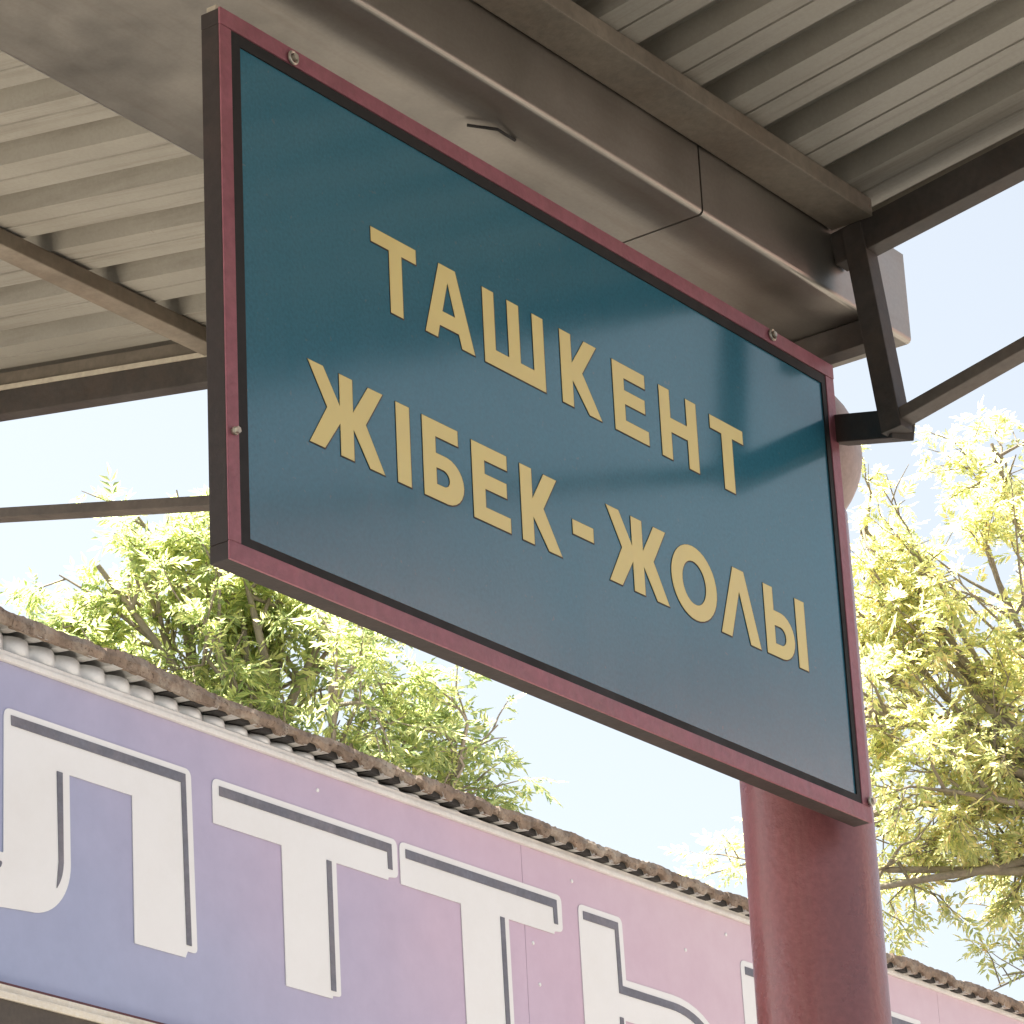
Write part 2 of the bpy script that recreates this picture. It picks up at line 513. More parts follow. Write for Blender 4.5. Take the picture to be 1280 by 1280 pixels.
# end frame and inner frame
def frame(x, colx, full):
    s = 0.17
    zl = lambda y: 1.252 + 0.17 * (y - 1.427)
    beam('rafter', (x + 0.120, 0.44, zl(0.44)), (x + 0.120, 2.62, zl(2.62)), 0.040, 0.055, m_dark, canopy)
    zr = lambda y: 0.996 - 0.158 * (y + 0.166)
    beam('rafter', (x + 0.020, -0.084, zr(-0.084)), (x + 0.020, -2.30, zr(-2.30)), 0.040, 0.062, m_dark, canopy)
    # lower struts
    zc = lambda y: 0.652 - 0.225 * (y + 0.156)
    beam('strut', (x + 0.020, -0.17, zc(-0.17)), (x + 0.020, -2.22, zc(-2.22)), 0.040, 0.022, m_strut, canopy)
    zk = lambda y: 0.980 + 0.232 * (y - 1.432)
    beam('strut', (x + 0.120, 0.25, zk(0.25)), (x + 0.120, 2.5, zk(2.5)), 0.040, 0.022, m_strut, canopy)
    # leaning posts either side of the gutter, beam under it
    beam('post', (x + 0.016, -0.1455, 0.640), (x + 0.016, -0.1025, 1.045), 0.040, 0.041, m_dark, canopy, up=(0, -1, 0))
    beam('post', (x + 0.120, 0.47, 0.78), (x + 0.120, 0.445, 1.10), 0.040, 0.04, m_dark, canopy, up=(0, 1, 0))
    box('cross_beam', x + 0.106, x + 0.146, -0.10, 0.47, 0.872, ZG - 0.003, m_dark, canopy, 0.002)
    # plate that ties the strut to the column head
    beam('tie_plate', (x + 0.030, -0.168, 0.6335), (x + 0.135, 0.02, 0.712), 0.045, 0.050, m_dark, canopy)
    beam('tie_plate', (x + 0.12, 0.30, 0.70), (x + 0.12, 0.47, 0.765), 0.045, 0.050, m_dark, canopy)
    # column with its ball head
    cy = 0.168
    bm = bmesh.new()
    bm_lathe(bm, [(0.2, GZ - 0.02), (0.2, GZ + 0.02), (0.114, GZ + 0.022), (0.114, -1.0), (0.114, 0.0), (0.114, 0.62), (0.10, 0.66)], colx, cy, 64)
    c = bm_obj('column', bm, m_column, canopy, True)
    md = c.modifiers.new('sharp', 'EDGE_SPLIT')
    md.split_angle = R(50)
    pr = []
    for k in range(25):
        a = R(-90 + 180 * k / 24)
        pr.append((max(0.004, 0.157 * math.cos(a)), 0.742 + 0.157 * math.sin(a)))
    bm = bmesh.new()
    bm_lathe(bm, pr, colx, cy + 0.008, 48)
    ball = bm_obj('ball_head', bm, m_ball, c, True)
frame(1.565, 1.743, True)
frame(-4.40, -4.22, False)

# ------------------------------------------------------------------ street-name sign
SW, SH, SD = 1.672, 0.85, 0.037
sign = thing('hanging_sign', (SW / 2, SD / 2, 0.0), 'blue sign with yellow Cyrillic lettering in a maroon frame hung under the canopy', 'sign')
box('frame_bar', 0, SW, 0, 0.004, SH - 0.027, SH, m_frame, sign, 0.001)
box('frame_bar', 0, SW, 0.0004, 0.004, 0, 0.028, m_frame, sign, 0.001)
box('frame_bar', 0.0004, 0.025, 0.001, 0.004, 0.0285, SH - 0.0275, m_frame, sign, 0.001)
box('frame_bar', SW - 0.027, SW - 0.0004, 0.001, 0.004, 0.0285, SH - 0.0275, m_frame, sign, 0.001)
bm = bmesh.new()
bm_box(bm, 0.0008, SW - 0.0008, 0.0042, SD, SH - 0.026, SH - 0.0008, 0.0012)
bm_box(bm, 0.0008, SW - 0.0008, 0.0042, SD, 0.0008, 0.027, 0.0012)
bm_box(bm, 0.0008, 0.024, 0.0044, SD - 0.0002, 0.0275, SH - 0.0265, 0.0012)
bm_box(bm, SW - 0.026, SW - 0.0008, 0.0044, SD - 0.0002, 0.0275, SH - 0.0265, 0.0012)
bm_obj('casing', bm, m_casing, sign)
box('back_plate', 0.020, SW - 0.02, 0.022, 0.030, 0.02, SH - 0.02, m_dark, sign)
# black rubber gasket round the panel
bm = bmesh.new()
g0, g1 = 0.0255, 0.046
bm_box(bm, g0, SW - 0.0275, 0.0025, 0.021, SH - 0.046, SH - 0.0276)
bm_box(bm, g0, SW - 0.0275, 0.0025, 0.021, 0.0286, 0.042)
bm_box(bm, g0, g1, 0.0026, 0.021, 0.0421, SH - 0.0461)
bm_box(bm, SW - 0.040, SW - 0.0275, 0.0026, 0.021, 0.0421, SH - 0.0461)
bm_obj('gasket', bm, m_gasket, sign)
PX0, PX1, PZ0, PZ1 = 0.0445, SW - 0.0385, 0.0405, SH - 0.0445
panel = box('panel', PX0, PX1, 0.0054, 0.0094, PZ0, PZ1, m_panel, sign, 0.0012, 3)

# lettering, strokes measured on the panel (x, z), moved to the face of the panel
LY = 0.0040
OX, OZ = -0.0115, -0.004
def arc(cx, cz, rx_, rz_, a0, a1, n=14):
    return [(cx + rx_ * math.cos(R(a0 + (a1 - a0) * k / n)), cz + rz_ * math.sin(R(a0 + (a1 - a0) * k / n))) for k in range(n + 1)]
H1a, H1b = 0.506, 0.632
H2a, H2b = 0.236, 0.363
def poly_T(x0, x1, s0, s1, a, b, t=0.024):
    return [[(x0, b), (x1, b), (x1, b - t), (s1, b - t), (s1, a), (s0, a), (s0, b - t), (x0, b - t)]]
def poly_E(x0, x1, a, b, s=0.031, t=0.024):
    m = (a + b) / 2 + 0.004
    return [[(x0, b), (x1 - 0.004, b), (x1 - 0.004, b - t), (x0 + s, b - t), (x0 + s, m + t / 2), (x1 - 0.007, m + t / 2), (x1 - 0.007, m - t / 2),
             (x0 + s, m - t / 2), (x0 + s, a + t), (x1, a + t), (x1, a), (x0, a)]]
def poly_K(x0, x1, a, b, s=0.030):
    m = (a + b) / 2
    return [[(x0, b), (x0 + s, b), (x0 + s, m + 0.013), (x1 - 0.040, b), (x1 - 0.006, b), (x0 + s + 0.028, m + 0.004), (x1, a), (x1 - 0.034, a), (x0 + s, m - 0.016), (x0 + s, a), (x0, a)]]
def poly_Zh(x0, x1, a, b):
    m, c = (a + b) / 2, (x0 + x1) / 2
    s = 0.0150
    half = [(s, b), (s, m + 0.012), ((x1 - c) - 0.034, b), ((x1 - c), b), (s + 0.029, m + 0.002), ((x1 - c), a), ((x1 - c) - 0.034, a), (s, m - 0.014), (s, a)]
    return [[(c + p, z) for p, z in half] + [(c - p, z) for p, z in half[::-1]]]
letters = []
letters.append(poly_T(0.352, 0.461, 0.395, 0.425, H1a, H1b))
letters.append([[(0.518, H1b), (0.559, H1b), (0.602, H1a), (0.570, H1a), (0.563, H1a + 0.022), (0.515, H1a + 0.022), (0.509, H1a), (0.479, H1a)],
                [(0.5385, 0.606), (0.523, 0.553), (0.555, 0.553)]])
letters.append([[(0.628, H1b), (0.657, H1b), (0.657, H1a + 0.028), (0.692, H1a + 0.028), (0.692, H1b), (0.722, H1b), (0.722, H1a + 0.028), (0.758, H1a + 0.028),
                 (0.758, H1b), (0.787, H1b), (0.787, H1a), (0.628, H1a)]])
letters.append(poly_K(0.832, 0.939, H1a, H1b))
letters.append(poly_E(0.977, 1.073, H1a, H1b - 0.003))
letters.append([[(1.111, H1b - 0.004), (1.141, H1b - 0.004), (1.141, 0.578), (1.190, 0.578), (1.190, H1b - 0.004), (1.220, H1b - 0.004), (1.220, H1a - 0.003), (1.190, H1a - 0.003),
                 (1.190, 0.553), (1.141, 0.553), (1.141, H1a - 0.003), (1.111, H1a - 0.003)]])
letters.append(poly_T(1.262, 1.363, 1.296, 1.328, H1a - 0.006, H1b - 0.008))
letters.append(poly_Zh(0.195, 0.366, H2a, H2b))
letters.append([[(0.397, H2b), (0.429, H2b), (0.429, H2a), (0.397, H2a)]])
bo = [(0.460, H2b), (0.547, H2b), (0.547, H2b - 0.025), (0.491, H2b - 0.025), (0.491, 0.311), (0.515, 0.311)] + arc(0.515, 0.2735, 0.043, 0.0375, 85, -88, 12) + [(0.460, H2a)]
letters.append([bo, [(0.491, 0.288), (0.508, 0.288)] + arc(0.508, 0.2745, 0.0155, 0.0135, 80, -80, 8) + [(0.491, 0.261)]])
letters.append(poly_E(0.581, 0.674, H2a, H2b - 0.002))
letters.append(poly_K(0.704, 0.806, H2a, H2b - 0.002))
letters.append([[(0.839, 0.309), (0.895, 0.309), (0.895, 0.285), (0.839, 0.285)]])
letters.append(poly_Zh(0.935, 1.101, H2a, H2b))
letters.append([arc(1.179, 0.2985, 0.066, 0.0645, 0, 350, 35), arc(1.179, 0.2985, 0.0345, 0.038, 0, 350, 35)])
letters.append([[(1.299, H2b - 0.002), (1.332, H2b - 0.002), (1.372, H2a - 0.001), (1.341, H2a - 0.001), (1.3145, 0.322), (1.284, H2a - 0.001), (1.253, H2a - 0.001)]])
yb = [(1.392, H2b - 0.004), (1.420, H2b - 0.004), (1.420, 0.318), (1.440, 0.318)] + arc(1.440, 0.2770, 0.0415, 0.041, 85, -88, 12) + [(1.392, H2a)]
letters.append([yb, [(1.420, 0.292), (1.438, 0.292)] + arc(1.438, 0.2755, 0.0165, 0.0165, 80, -80, 8) + [(1.420, 0.259)]])
letters.append([[(1.491, H2b - 0.004), (1.520, H2b - 0.004), (1.520, H2a - 0.001), (1.491, H2a - 0.001)]])
def grow(loop, d, hole=False):
    n = len(loop)
    A = sum(loop[i][0] * loop[(i + 1) % n][1] - loop[(i + 1) % n][0] * loop[i][1] for i in range(n))
    sg = 1 if A > 0 else -1
    if hole: sg = -sg
    out = []
    for i in range(n):
        p0, p1, p2 = Vector(loop[i - 1]), Vector(loop[i]), Vector(loop[(i + 1) % n])
        e1, e2 = (p1 - p0).normalized(), (p2 - p1).normalized()
        n1, n2 = Vector((e1.y, -e1.x)) * sg, Vector((e2.y, -e2.x)) * sg
        bis = n1 + n2
        if bis.length < 1e-4: bis = n1
        bis.normalize()
        k = d / max(0.55, bis.dot(n1))
        q = p1 + bis * k
        out.append((q.x, q.y))
    return out
for L_ in letters:
    L2 = [[(x + OX, z + OZ) for x, z in lp] for lp in L_]
    lo = plate('letter', L2, LY, 0.0016, m_yellow, panel)
    Lg = [grow(lp, 0.0014, k > 0) for k, lp in enumerate(L2)]
    Lg = [[(x + 0.0009, z - 0.0004) for x, z in lp] for lp in Lg]
    plate('letter_outline', Lg, LY + 0.0006, 0.0014, m_outline, panel)

box('mounting_rail', 0.005, 1.62, 0.012, 0.030, SH - 0.002, SH + 0.010, m_rail, sign, 0.0015)
for hx in (0.42, 1.10):
    bm = bmesh.new()
    bm_box(bm, hx - 0.02, hx + 0.02, SD + 0.0005, 0.27, 0.60, 0.64, 0.002)
    bm_box(bm, hx - 0.018, hx + 0.018, 0.225, 0.261, 0.6405, ZG - 0.002, 0.002)
    bm_obj('hanger', bm, m_dark, sign)
def bolt(x, z, r=0.009):
    bm = bmesh.new()
    n, q = 20, 8
    ring = []
    for k in range(n):
        a = 2 * math.pi * k / n
        ring.append([bm.verts.new((x + (r + 0.0024 * math.cos(2 * math.pi * j / q)) * math.cos(a), -0.0035 + 0.0024 * math.sin(2 * math.pi * j / q),
                                   z + (r + 0.0024 * math.cos(2 * math.pi * j / q)) * math.sin(a))) for j in range(q)])
    for k in range(n):
        for j in range(q):
            bm.faces.new((ring[k][j], ring[k][(j + 1) % q], ring[(k + 1) % n][(j + 1) % q], ring[(k + 1) % n][j]))
    bm_tube(bm, [(x, 0.002, z), (x, -0.010, z)], 0.0052, 6)
    return bm_obj('bolt', bm, m_bolt, sign, False)
bolt(0.160, 0.832)
bolt(1.466, 0.838)
bolt(1.668, 0.037, 0.007)
bolt(0.012, 0.19, 0.004)
# scrap of wire caught on the gutter
bm = bmesh.new()
bm_tube(bm, [(0.62, 0.02, 0.915), (0.66, -0.01, 0.913), (0.69, -0.005, 0.917), (0.72, 0.0, 0.9215)], 0.0028, 6)
tag(bm_obj('wire_scrap', bm, m_gap, None, True), 'short dark bent wire stuck to the gutter underside above the sign', 'wire')

# ------------------------------------------------------------------ market building
YB = 4.5
bld = thing('market_building', (7, YB + 1.2, GZ), 'low market building with rusty eave and pale corrugated wall sheets behind the banner', 'building')
BX0, BX1 = 0.5, 16.0
def zr_eave(x):
    pts = [(0, 2.20), (4.2, 2.187), (4.7, 2.183), (5.1, 2.164), (5.5, 2.152), (6.2, 2.138), (7.0, 2.126), (8.5, 2.116), (9.7, 2.108), (11, 2.100), (17, 2.07)]
    for (a, b1), (c_, d) in zip(pts, pts[1:]):
        if a <= x <= c_: return b1 + (d - b1) * (x - a) / (c_ - a)
    return pts[-1][1]
# masonry body with door and windows below the banner
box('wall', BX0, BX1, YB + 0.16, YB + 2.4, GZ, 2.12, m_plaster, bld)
box('soffit', BX0, BX1, YB - 0.035, YB + 0.155, 0.90, 1.008, m_soffit, bld)
for k in range(5):
    wx = 1.6 + k * 2.9
    w_ = box('window', wx, wx + 1.7, YB + 0.135, YB + 0.155, -2.3, -0.6, m_trim, bld, 0.006)
    box('pane', wx + 0.08, wx + 0.82, YB + 0.120, YB + 0.1345, -2.22, -0.68, m_glass, w_)
    box('pane', wx + 0.88, wx + 1.62, YB + 0.120, YB + 0.1345, -2.22, -0.68, m_glass, w_)
# corrugated wall sheets behind and above the banner
def corr_sheet(x0, n, z0, per=0.1185, amp=0.026):
    k = 12
    prof = []
    for i in range(n * k + 1):
        t = i / k
        ph = t - math.floor(t)
        # half round ribs with a sharp lap between them
        d = -amp * math.sin(math.pi * min(1, ph * 1.06)) ** 0.8 if ph < 0.945 else amp * 0.6
        prof.append((x0 + t * per, YB + 0.022 + d))
    verts, faces = [], []
    for x, y in prof: verts.append((x, y, z0))
    for x, y in prof: verts.append((x, y, zr_eave(x) + 0.004))
    w = len(prof)
    for i in range(w - 1):
        faces.append((i, i + 1, w + i + 1, w + i))
    o = obj('wall_sheet', verts, faces, m_wallsheet, bld, True)
    md = o.modifiers.new('thick', 'SOLIDIFY'); md.thickness = 0.001; md.offset = 1
x = 4.28 - 0.1185 * 24
while x < 14:
    corr_sheet(x, 8, 2.1315)
    x += 8 * 0.1185
# trapezoidal roof sheets running back from the eave
def roof_sheet(x0, n):
    per = 0.1165
    pf = [(0, 0), (0.045, 0), (0.058, 0.030), (0.103, 0.030), (0.1165, 0)]
    prof = []
    for k in range(n): prof += [(k * per + a, h) for a, h in pf[:-1]]
    prof.append((n * per, 0))
    verts, faces = [], []
    ys = [YB - 0.047, YB + 0.8, YB + 2.6]
    w = len(prof)
    for j, y in enumerate(ys):
        for p, h in prof:
            verts.append((x0 + p, y, zr_eave(x0 + p) + 0.008 + h + (y - ys[0]) * 0.10))
    for j in range(len(ys) - 1):
        for i in range(w - 1):
            q = j * w + i
            faces.append((q, q + 1, q + w + 1, q + w))
    o = obj('roof_sheet', verts, faces, m_roofzinc, bld)
    md = o.modifiers.new('thick', 'SOLIDIFY'); md.thickness = 0.0012; md.offset = 1
    # dark blocks painted as the shade inside the open rib ends
    for k in range(n):
        xk = x0 + k * per
        if xk < 4.9 or xk > 12.5: continue
        o = bpy.data.objects.new('rib_hole_shade', hole_shade_mesh)
        col.objects.link(o)
        o.parent = bld
        o.location = Vector((xk, YB, zr_eave(xk + 0.08) + 0.0075)) - bld.location
bm = bmesh.new()
lp_ = [(0.048, 0.0), (0.0588, 0.0275), (0.1022, 0.0275), (0.1140, 0.0)]
fr = [bm.verts.new((a, -0.033, h)) for a, h in lp_]
bk = [bm.verts.new((a, 0.02, h + 0.004)) for a, h in lp_]
bm.faces.new(fr[::-1])
bm.faces.new(bk)
for i in range(4):
    bm.faces.new((fr[i], fr[(i + 1) % 4], bk[(i + 1) % 4], bk[i]))
bmesh.ops.recalc_face_normals(bm, faces=bm.faces)
hole_shade_mesh = bpy.data.meshes.new('rib_hole_shade')
bm.to_mesh(hole_shade_mesh)
bm.free()
hole_shade_mesh.materials.append(m_gap)
def rib_h(x):
    p = (x - (4.25 - 0.1165 * 24)) % 0.1165
    if p < 0.045: return 0.0
    if p < 0.058: return 0.030 * (p - 0.045) / 0.013
    if p < 0.103: return 0.030
    return 0.030 * (0.1165 - p) / 0.0135
x = 4.25 - 0.1165 * 24
while x < 15:
    roof_sheet(x, 8)
    x += 8 * 0.1165
# rusty, warped eave boards
rnd = random.Random(3)
x = 0.9
bi = 0
while x < 15:
    L = rnd.uniform(0.42, 0.85)
    n = int(L / 0.0125)
    verts, faces = [], []
    t0, t1 = rnd.uniform(-0.004, 0.010), rnd.uniform(-0.006, 0.006)
    ph = rnd.uniform(0, 6)
    yb = YB - 0.050 - (bi % 2) * 0.003
    for i in range(n + 1):
        u = i / n
        xx = x + (L + 0.02) * u
        base = zr_eave(xx)
        bow = 0.007 * math.sin(u * math.pi) + t0 * (1 - u) + t1 * u
        lo = base + 0.0085 + rib_h(xx) * 0.62 * min(1, max(0, (xx - 5.1) / 0.5)) + 0.003 * math.sin(xx * 6.3 + ph) * max(0, min(1, 6 - xx)) + rnd.uniform(-0.0015, 0.0015)
        hi = base + 0.052 + bow + rnd.uniform(-0.003, 0.003) + 0.003 * math.sin(xx * 23 + ph)
        md_ = (lo + hi) / 2
        fy = 0.004 * math.sin(xx * 17 + ph) + rnd.uniform(-0.002, 0.002)
        verts += [(xx, yb + fy, lo), (xx, yb - 0.006 + fy, md_), (xx, yb + fy * 0.5, hi), (xx, yb + 0.028, hi + 0.004), (xx, yb + 0.016, lo)]
    for i in range(n):
        a = i * 5
        for k in range(5):
            faces.append((a + k, a + (k + 1) % 5, a + 5 + (k + 1) % 5, a + 5 + k))
    faces.append((4, 3, 2, 1, 0))
    e = n * 5
    faces.append((e, e + 1, e + 2, e + 3, e + 4))
    bm = bmesh.new()
    vv = [bm.verts.new(p) for p in verts]
    for f in faces: bm.faces.new([vv[i] for i in f])
    bm_obj('eave_board', bm, m_rust, bld)
    x += L
    bi += 1

# ------------------------------------------------------------------ printed banner
ban = thing('shop_banner', (7.2, YB, 1.0), 'long violet to pink banner with big white outlined Cyrillic letters under the rusty eave', 'banner')
BZ0, BZ1 = 1.074, 2.094
for xa, xb in ((1.4, 3.94), (3.94, 6.985), (6.985, 10.02), (10.02, 12.6)):
    box('print_panel', xa + 0.0012, xb - 0.0012, YB, YB + 0.018, BZ0, BZ1, m_banner, ban, 0.001)
box('top_trim', 1.4, 12.6, YB - 0.014, YB + 0.022, BZ1 + 0.0005, BZ1 + 0.018, m_trim, ban, 0.003)
box('top_trim', 1.4, 12.6, YB - 0.008, YB + 0.022, BZ1 + 0.0185, BZ1 + 0.036, m_trim, ban, 0.003)
box('bottom_edge', 1.4, 12.6, YB - 0.006, YB + 0.02, BZ0 - 0.016, BZ0 - 0.0005, m_maroon, ban, 0.002)
box('bottom_rail', 1.4, 12.6, YB - 0.030, YB + 0.02, BZ0 - 0.040, BZ0 - 0.0165, m_cream, ban, 0.004)
box('bottom_rail', 1.4, 12.6, YB - 0.042, YB + 0.02, BZ0 - 0.065, BZ0 - 0.0405, m_cream, ban, 0.004)
def rounded(loop, radii):
    out = []
    n = len(loop)
    for i in range(n):
        r = radii.get(i, 0) if isinstance(radii, dict) else radii
        p = Vector(loop[i])
        if r <= 0:
            out.append(tuple(p)); continue
        a, b_ = Vector(loop[i - 1]), Vector(loop[(i + 1) % n])
        d1, d2 = (a - p), (b_ - p)
        rr = min(r, d1.length * 0.45, d2.length * 0.45)
        s, e = p + d1.normalized() * rr, p + d2.normalized() * rr
        for k in range(7):
            t = k / 6
            q = s * (1 - t) ** 2 + p * 2 * t * (1 - t) + e * t * t
            out.append(tuple(q))
    return out
TZ, BZ = 1.946, 1.308
def big_letter(white, darks):
    o = plate('letter', white, YB - 0.004, 0.003, m_white, ban)
    for d in darks:
        plate('letter_shade', [d], YB - 0.0065, 0.002, m_letter_dark, o)
r_ = 0.03
# Л
tail = arc(4.382, 1.50, 0.180, 0.185, 0, -90, 14)
big_letter([rounded([(4.261, TZ), (5.137, TZ), (5.158, 1.330), (5.110, 1.330), (5.100, BZ), (4.857, BZ), (4.850, 1.793), (4.556, 1.793)]
                    + tail + [(4.20, 1.300), (4.10, 1.300), (4.10, 1.477), (4.262, 1.477)], {0: r_, 1: r_, 2: 0.02})],
           [[(4.290, 1.925), (5.108, 1.925), (5.128, 1.350), (5.104, 1.350), (5.086, 1.892), (4.292, 1.892)],
            [(4.497, 1.792), (4.523, 1.792), (4.528, 1.50)] + arc(4.41, 1.50, 0.117, 0.13, -5, -42, 8) + [(4.506, 1.50)],
            [(4.13, 1.447), (4.252, 1.447)] + arc(4.21, 1.447, 0.045, 0.035, -10, -90, 5) + [(4.13, 1.412)]])
# Т, Т
def big_T(x, w=0.988):
    k = w / 0.988
    X = lambda a: x + (a - 5.244) * k
    big_letter([rounded([(X(5.244), TZ), (X(6.232), TZ), (X(6.232), 1.808), (X(6.178), 1.800), (X(6.176), 1.790), (X(5.888), 1.790), (X(5.894), 1.322), (X(5.850), 1.318), (X(5.848), BZ), (X(5.604), BZ),
                         (X(5.597), 1.790), (X(5.246), 1.790)], {0: r_, 1: r_, 2: 0.02, 6: 0.012})],
               [[(X(5.277), 1.923), (X(6.198), 1.923), (X(6.200), 1.830), (X(6.176), 1.830), (X(6.174), 1.890), (X(5.277), 1.890)],
                [(X(5.834), 1.789), (X(5.860), 1.789), (X(5.866), 1.335), (X(5.840), 1.335)]])
big_T(5.244)
big_T(6.246, 0.975)
# Ы
bowl_o = arc(7.93, 1.504, 0.33, 0.196, 90, -90, 18)
big_letter([rounded([(7.329, TZ - 0.006), (7.615, TZ - 0.006), (7.621, 1.700)] + bowl_o + [(7.335, BZ)], {0: r_, 1: r_}),
            [(7.60, 1.54), (7.86, 1.54)] + arc(7.86, 1.498, 0.10, 0.042, 85, -85, 10) + [(7.60, 1.455)]],
           [[(7.357, 1.916), (7.585, 1.916), (7.592, 1.672)] + arc(7.93, 1.500, 0.30, 0.170, 90, 5, 12) + arc(7.91, 1.490, 0.285, 0.150, 5, 90, 12) + [(7.568, 1.640), (7.562, 1.884), (7.357, 1.884)],
            [(7.562, 1.548), (7.586, 1.548), (7.588, 1.455), (7.562, 1.455)]])
big_letter([rounded([(8.440, TZ - 0.010), (8.730, TZ - 0.010), (8.740, BZ), (8.450, BZ)], {0: r_, 1: r_})],
           [[(8.468, 1.912), (8.700, 1.912), (8.708, 1.335), (8.684, 1.335), (8.678, 1.880), (8.468, 1.880)]])
# Қ
big_letter([rounded([(8.98, TZ - 0.012), (9.27, TZ - 0.012), (9.27, 1.72), (9.50, TZ - 0.012), (9.86, TZ - 0.012), (9.55, 1.63), (9.90, BZ + 0.08), (9.98, BZ + 0.08), (9.98, BZ - 0.10), (9.86, BZ - 0.10), (9.84, BZ),
                     (9.56, BZ), (9.27, 1.56), (9.27, BZ), (8.98, BZ)], {0: r_, 1: r_, 4: r_})],
           [[(9.01, 1.910), (9.24, 1.910), (9.24, 1.72), (9.216, 1.72), (9.216, 1.878), (9.01, 1.878)], [(9.52, 1.910), (9.82, 1.910), (9.79, 1.878), (9.50, 1.878)]])
# rivets
for rx_, rz_ in ((7.30, 2.02), (7.03, 1.73), (7.06, 1.58), (8.05, 1.90), (5.8, 2.03), (8.35, 2.02)):
    bm = bmesh.new()
    bm_tube(bm, [(rx_, YB + 0.002, rz_), (rx_, YB - 0.003, rz_), (rx_, YB - 0.005, rz_)], [0.0075, 0.0075, 0.004], 8)
    bm_obj('rivet', bm, m_white, ban)

# ------------------------------------------------------------------ trees
UL = Vector((0.5916, -0.8062, 0)).normalized()         # across the view of the street
UD = Vector((0.8062, 0.5916, 0)).normalized()
def tree(name, base, lobes, n_leaf, leaf_len, m_leaf, label, seed, trunk_r=0.16):
    rg = random.Random(seed)
    t = thing(name, base, label, 'tree', None)
    bv = Vector(base)
    crown_c = sum((l[0] * l[1] for l in lobes), Vector()) / sum(l[1] for l in lobes)
    top = crown_c + Vector((0, 0, 0.5))
    fork = Vector((bv.x + 0.15, bv.y, crown_c.z - 2.2))
    bm = bmesh.new()
    bm_tube(bm, [bv + Vector((0, 0, -0.2)), bv + Vector((0.02, 0, 0.3)), bv.lerp(fork, 0.4) + Vector((0.08, 0.05, 0)), fork, fork.lerp(top, 0.4), fork.lerp(top, 0.75), top],
            [trunk_r * 1.35, trunk_r, trunk_r * 0.85, trunk_r * 0.65, trunk_r * 0.4, trunk_r * 0.2, 0.012], 12)
    bm_obj('trunk', bm, m_bark, t, True)
    # limbs and twigs
    bm = bmesh.new()
    tips = []
    def rv(s): return Vector((rg.uniform(-s, s), rg.uniform(-s, s), rg.uniform(-s, s)))
    for lc, lr in lobes:
        nb = max(3, int(9 * lr / 0.5))
        st = fork.lerp(top, rg.uniform(0.1, 0.7))
        mid = st.lerp(lc, 0.55) + rv(0.12)
        bm_tube(bm, [st, st.lerp(mid, 0.5) + rv(0.06), mid, lc], [0.040, 0.033, 0.026, 0.014], 7, False)
        for k in range(nb):
            d = Vector((rg.gauss(0, 1), rg.gauss(0, 1), rg.gauss(0.25, 1))).normalized()
            e = lc + d * lr * rg.uniform(0.55, 1.05)
            s0 = mid.lerp(lc, rg.uniform(0.2, 1.0))
            m1 = s0.lerp(e, 0.5) + rv(0.08)
            bm_tube(bm, [s0, m1, e], [0.016, 0.010, 0.004], 5, False)
            tips.append((s0, m1, e))
            for q in range(3):
                a = m1.lerp(e, rg.uniform(0, 0.9))
                e2 = a + (d + rv(0.9)).normalized() * rg.uniform(0.18, 0.4)
                bm_tube(bm, [a, a.lerp(e2, 0.5) + rv(0.025), e2], [0.006, 0.0045, 0.002], 4, False)
                tips.append((a, a.lerp(e2, 0.5), e2))
    bm_obj('limb', bm, m_bark, t, True)
    # pinnate leaves
    verts, faces = [], []
    def leaflet(o, d, nrm, L, w):
        s = d.cross(nrm).normalized()
        i = len(verts)
        sag = nrm * (-0.10 * L)
        verts.extend([o, o + d * L * 0.42 + s * w + nrm * 0.004, o + d * L + sag, o + d * L * 0.42 - s * w + nrm * 0.004])
        faces.append((i, i + 1, i + 2)); faces.append((i, i + 2, i + 3))
    for k in range(n_leaf):
        s0, m1, e = rg.choice(tips)
        u = rg.random() ** 0.6
        p = s0.lerp(m1, u * 2) if u < 0.5 else m1.lerp(e, u * 2 - 1)
        out = (e - s0).normalized()
        d = (out * 0.6 + Vector((rg.gauss(0, 1), rg.gauss(0, 1), rg.gauss(-0.05, 0.6))).normalized()).normalized()
        nrm = (Vector((0, 0, 1)) + rv(0.7)).normalized()
        nrm = (nrm - d * nrm.dot(d)).normalized()
        side = d.cross(nrm)
        LL = leaf_len * rg.choice((0.6, 0.8, 1.0, 1.1, 1.4)) * rg.uniform(0.85, 1.15)
        np_ = rg.choice((3, 4, 4, 5))
        for j in range(np_):
            q = p + d * LL * (0.25 + 0.65 * j / np_) - Vector((0, 0, 1)) * LL * 0.18 * (j / np_) ** 2
            for sg in (-1, 1):
                ld = (d * 0.75 + side * sg * 0.8 + rv(0.22) - Vector((0, 0, 0.22))).normalized()
                nn = (nrm + rv(0.35)); nn = (nn - ld * nn.dot(ld)).normalized()
                leaflet(q, ld, nn, LL * rg.uniform(0.36, 0.50), LL * rg.uniform(0.055, 0.08))
        q = p + d * LL * 0.9 - Vector((0, 0, 1)) * LL * 0.18
        nn = (nrm - d * nrm.dot(d)).normalized()
        leaflet(q, d, nn, LL * 0.45, LL * 0.07)
    o = obj('crown', [tuple(v) for v in verts], faces, m_leaf, t, False)
    tag(o, kind='stuff')
    return t
def lob(c, items, ppm):
    return [(c + UL * (dx / ppm) + Vector((0, 0, -dy / ppm * 1.05)) + UD * dd, r / ppm) for dx, dy, dd, r in items]
cA = Vector((10.32, 8.3, 4.10))
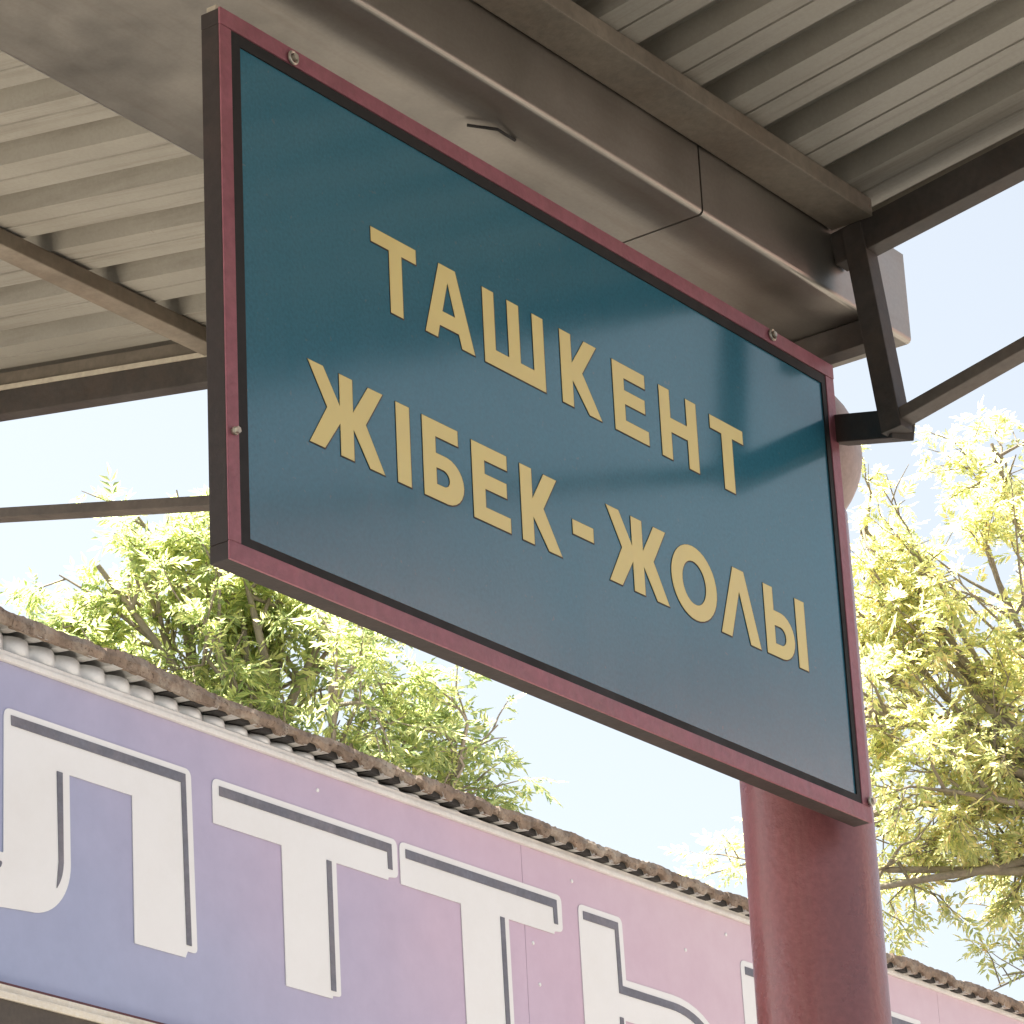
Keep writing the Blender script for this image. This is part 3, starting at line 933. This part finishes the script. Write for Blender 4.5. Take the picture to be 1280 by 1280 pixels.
A = lob(cA, [(0, 20, 0, 150), (-130, -60, 0.2, 110), (-215, -100, -0.2, 75), (-110, -210, 0.1, 95), (-30, -150, 0.5, 130), (60, -60, -0.4, 120), (140, 0, 0.2, 115), (225, -5, 0.0, 80), (215, 75, 0.1, 70),
             (-50, -240, 0.0, 80), (-260, -30, 0.3, 70), (-180, -245, 0.1, 110), (-250, -165, 0.3, 90), (-235, -250, -0.1, 65), (-150, -320, 0.2, 80), (-295, -165, 0.0, 48), (-100, -170, -0.2, 110), (-180, -130, 0.4, 110), (-200, -60, 0.1, 90), (50, -180, 0.2, 130), (120, 90, 0.4, 100), (-100, 90, 0, 130), (0, 200, 0, 220), (0, -300, 0.4, 100)], 245)
tree('ash_tree', (10.5, 8.5, GZ), A, 7000, 0.12, m_leaf_a, 'green leafy tree rising behind the left half of the market building', 11)
cB = Vector((18.35, 8.6, 6.1))
B = lob(cB, [(0, -20, 0, 170), (-90, -230, 0.2, 90), (40, -260, -0.2, 110), (90, -120, 0.4, 150), (-90, -90, 0.1, 120), (-60, 60, -0.3, 110), (80, 130, 0.3, 120), (-200, 60, 0.4, 120), (150, 10, 0.2, 160),
             (-310, 130, 0.2, 62), (-290, 190, 0.0, 50), (60, 330, 0.0, 110), (110, -330, 0.1, 90), (-160, -200, 0.5, 60), (250, -100, 0.3, 200), (-150, -60, -0.2, 100), (-140, 140, 0.1, 90), (-125, -350, 0.2, 85), (-60, -300, 0.0, 80), (70, -450, 0.1, 90), (-165, -290, 0.3, 60), (0, 120, 0.5, 150), (-20, -180, 0.3, 130), (150, 220, 0.2, 120)], 195)
tree('locust_tree', tuple(cB + UL * 1.5 + Vector((0, 0, GZ - cB.z))), B, 6400, 0.145, m_leaf_b, 'sparse yellow green tree behind the column at the right edge', 23, 0.18)

# ------------------------------------------------------------------ block across the street, seen only mirrored in the sign
m_pink = painted('pink_plaster', (0.62, 0.40, 0.36, 1), 0.1, 0.85, 0.6, (0.40, 0.24, 0.2, 1), 0.5)
m_roofred = painted('red_roof', (0.28, 0.10, 0.07, 1), 0.2, 0.8, 1.5)
opp = thing('apartment_block', (35, -26, GZ), 'pink plastered block across the street, mirrored faintly in the bottom of the blue sign', 'building')
box('wall', 23, 46, -31, -22, GZ, 10.4, m_pink, opp)
box('stair_tower', 35.4, 41.5, -30.5, -21.7, GZ, 14.6, m_pink, opp)
box('stair_tower', 26.8, 30.6, -30.5, -21.7, GZ, 14.1, m_pink, opp)
box('roof', 22.7, 46.3, -31.3, -21.6, 10.403, 10.65, m_roofred, opp)
box('roof', 35.2, 41.7, -30.7, -21.4, 14.603, 14.8, m_roofred, opp)
box('roof', 26.6, 30.8, -30.7, -21.4, 14.103, 14.3, m_roofred, opp)
wm = pm = None
for fl_ in range(4):
    for wx in (24.2, 31.8, 33.6, 42.6, 44.4):
        z0 = GZ + 1.2 + fl_ * 3.1
        if wm is None:
            w0 = box('window', -0.6, 0.6, 0, 0.06, 0, 1.6, m_trim); p0 = box('pane', -0.5, 0.5, 0.062, 0.075, 0.1, 1.5, m_glass)
            wm, pm = w0.data, p0.data
            bpy.data.objects.remove(w0); bpy.data.objects.remove(p0)
        w_ = bpy.data.objects.new('window', wm); col.objects.link(w_)
        w_.parent = opp
        w_.location = (wx - 35, -21.99 + 26, z0 - GZ)
        p_ = bpy.data.objects.new('pane', pm); col.objects.link(p_)
        p_.parent = w_
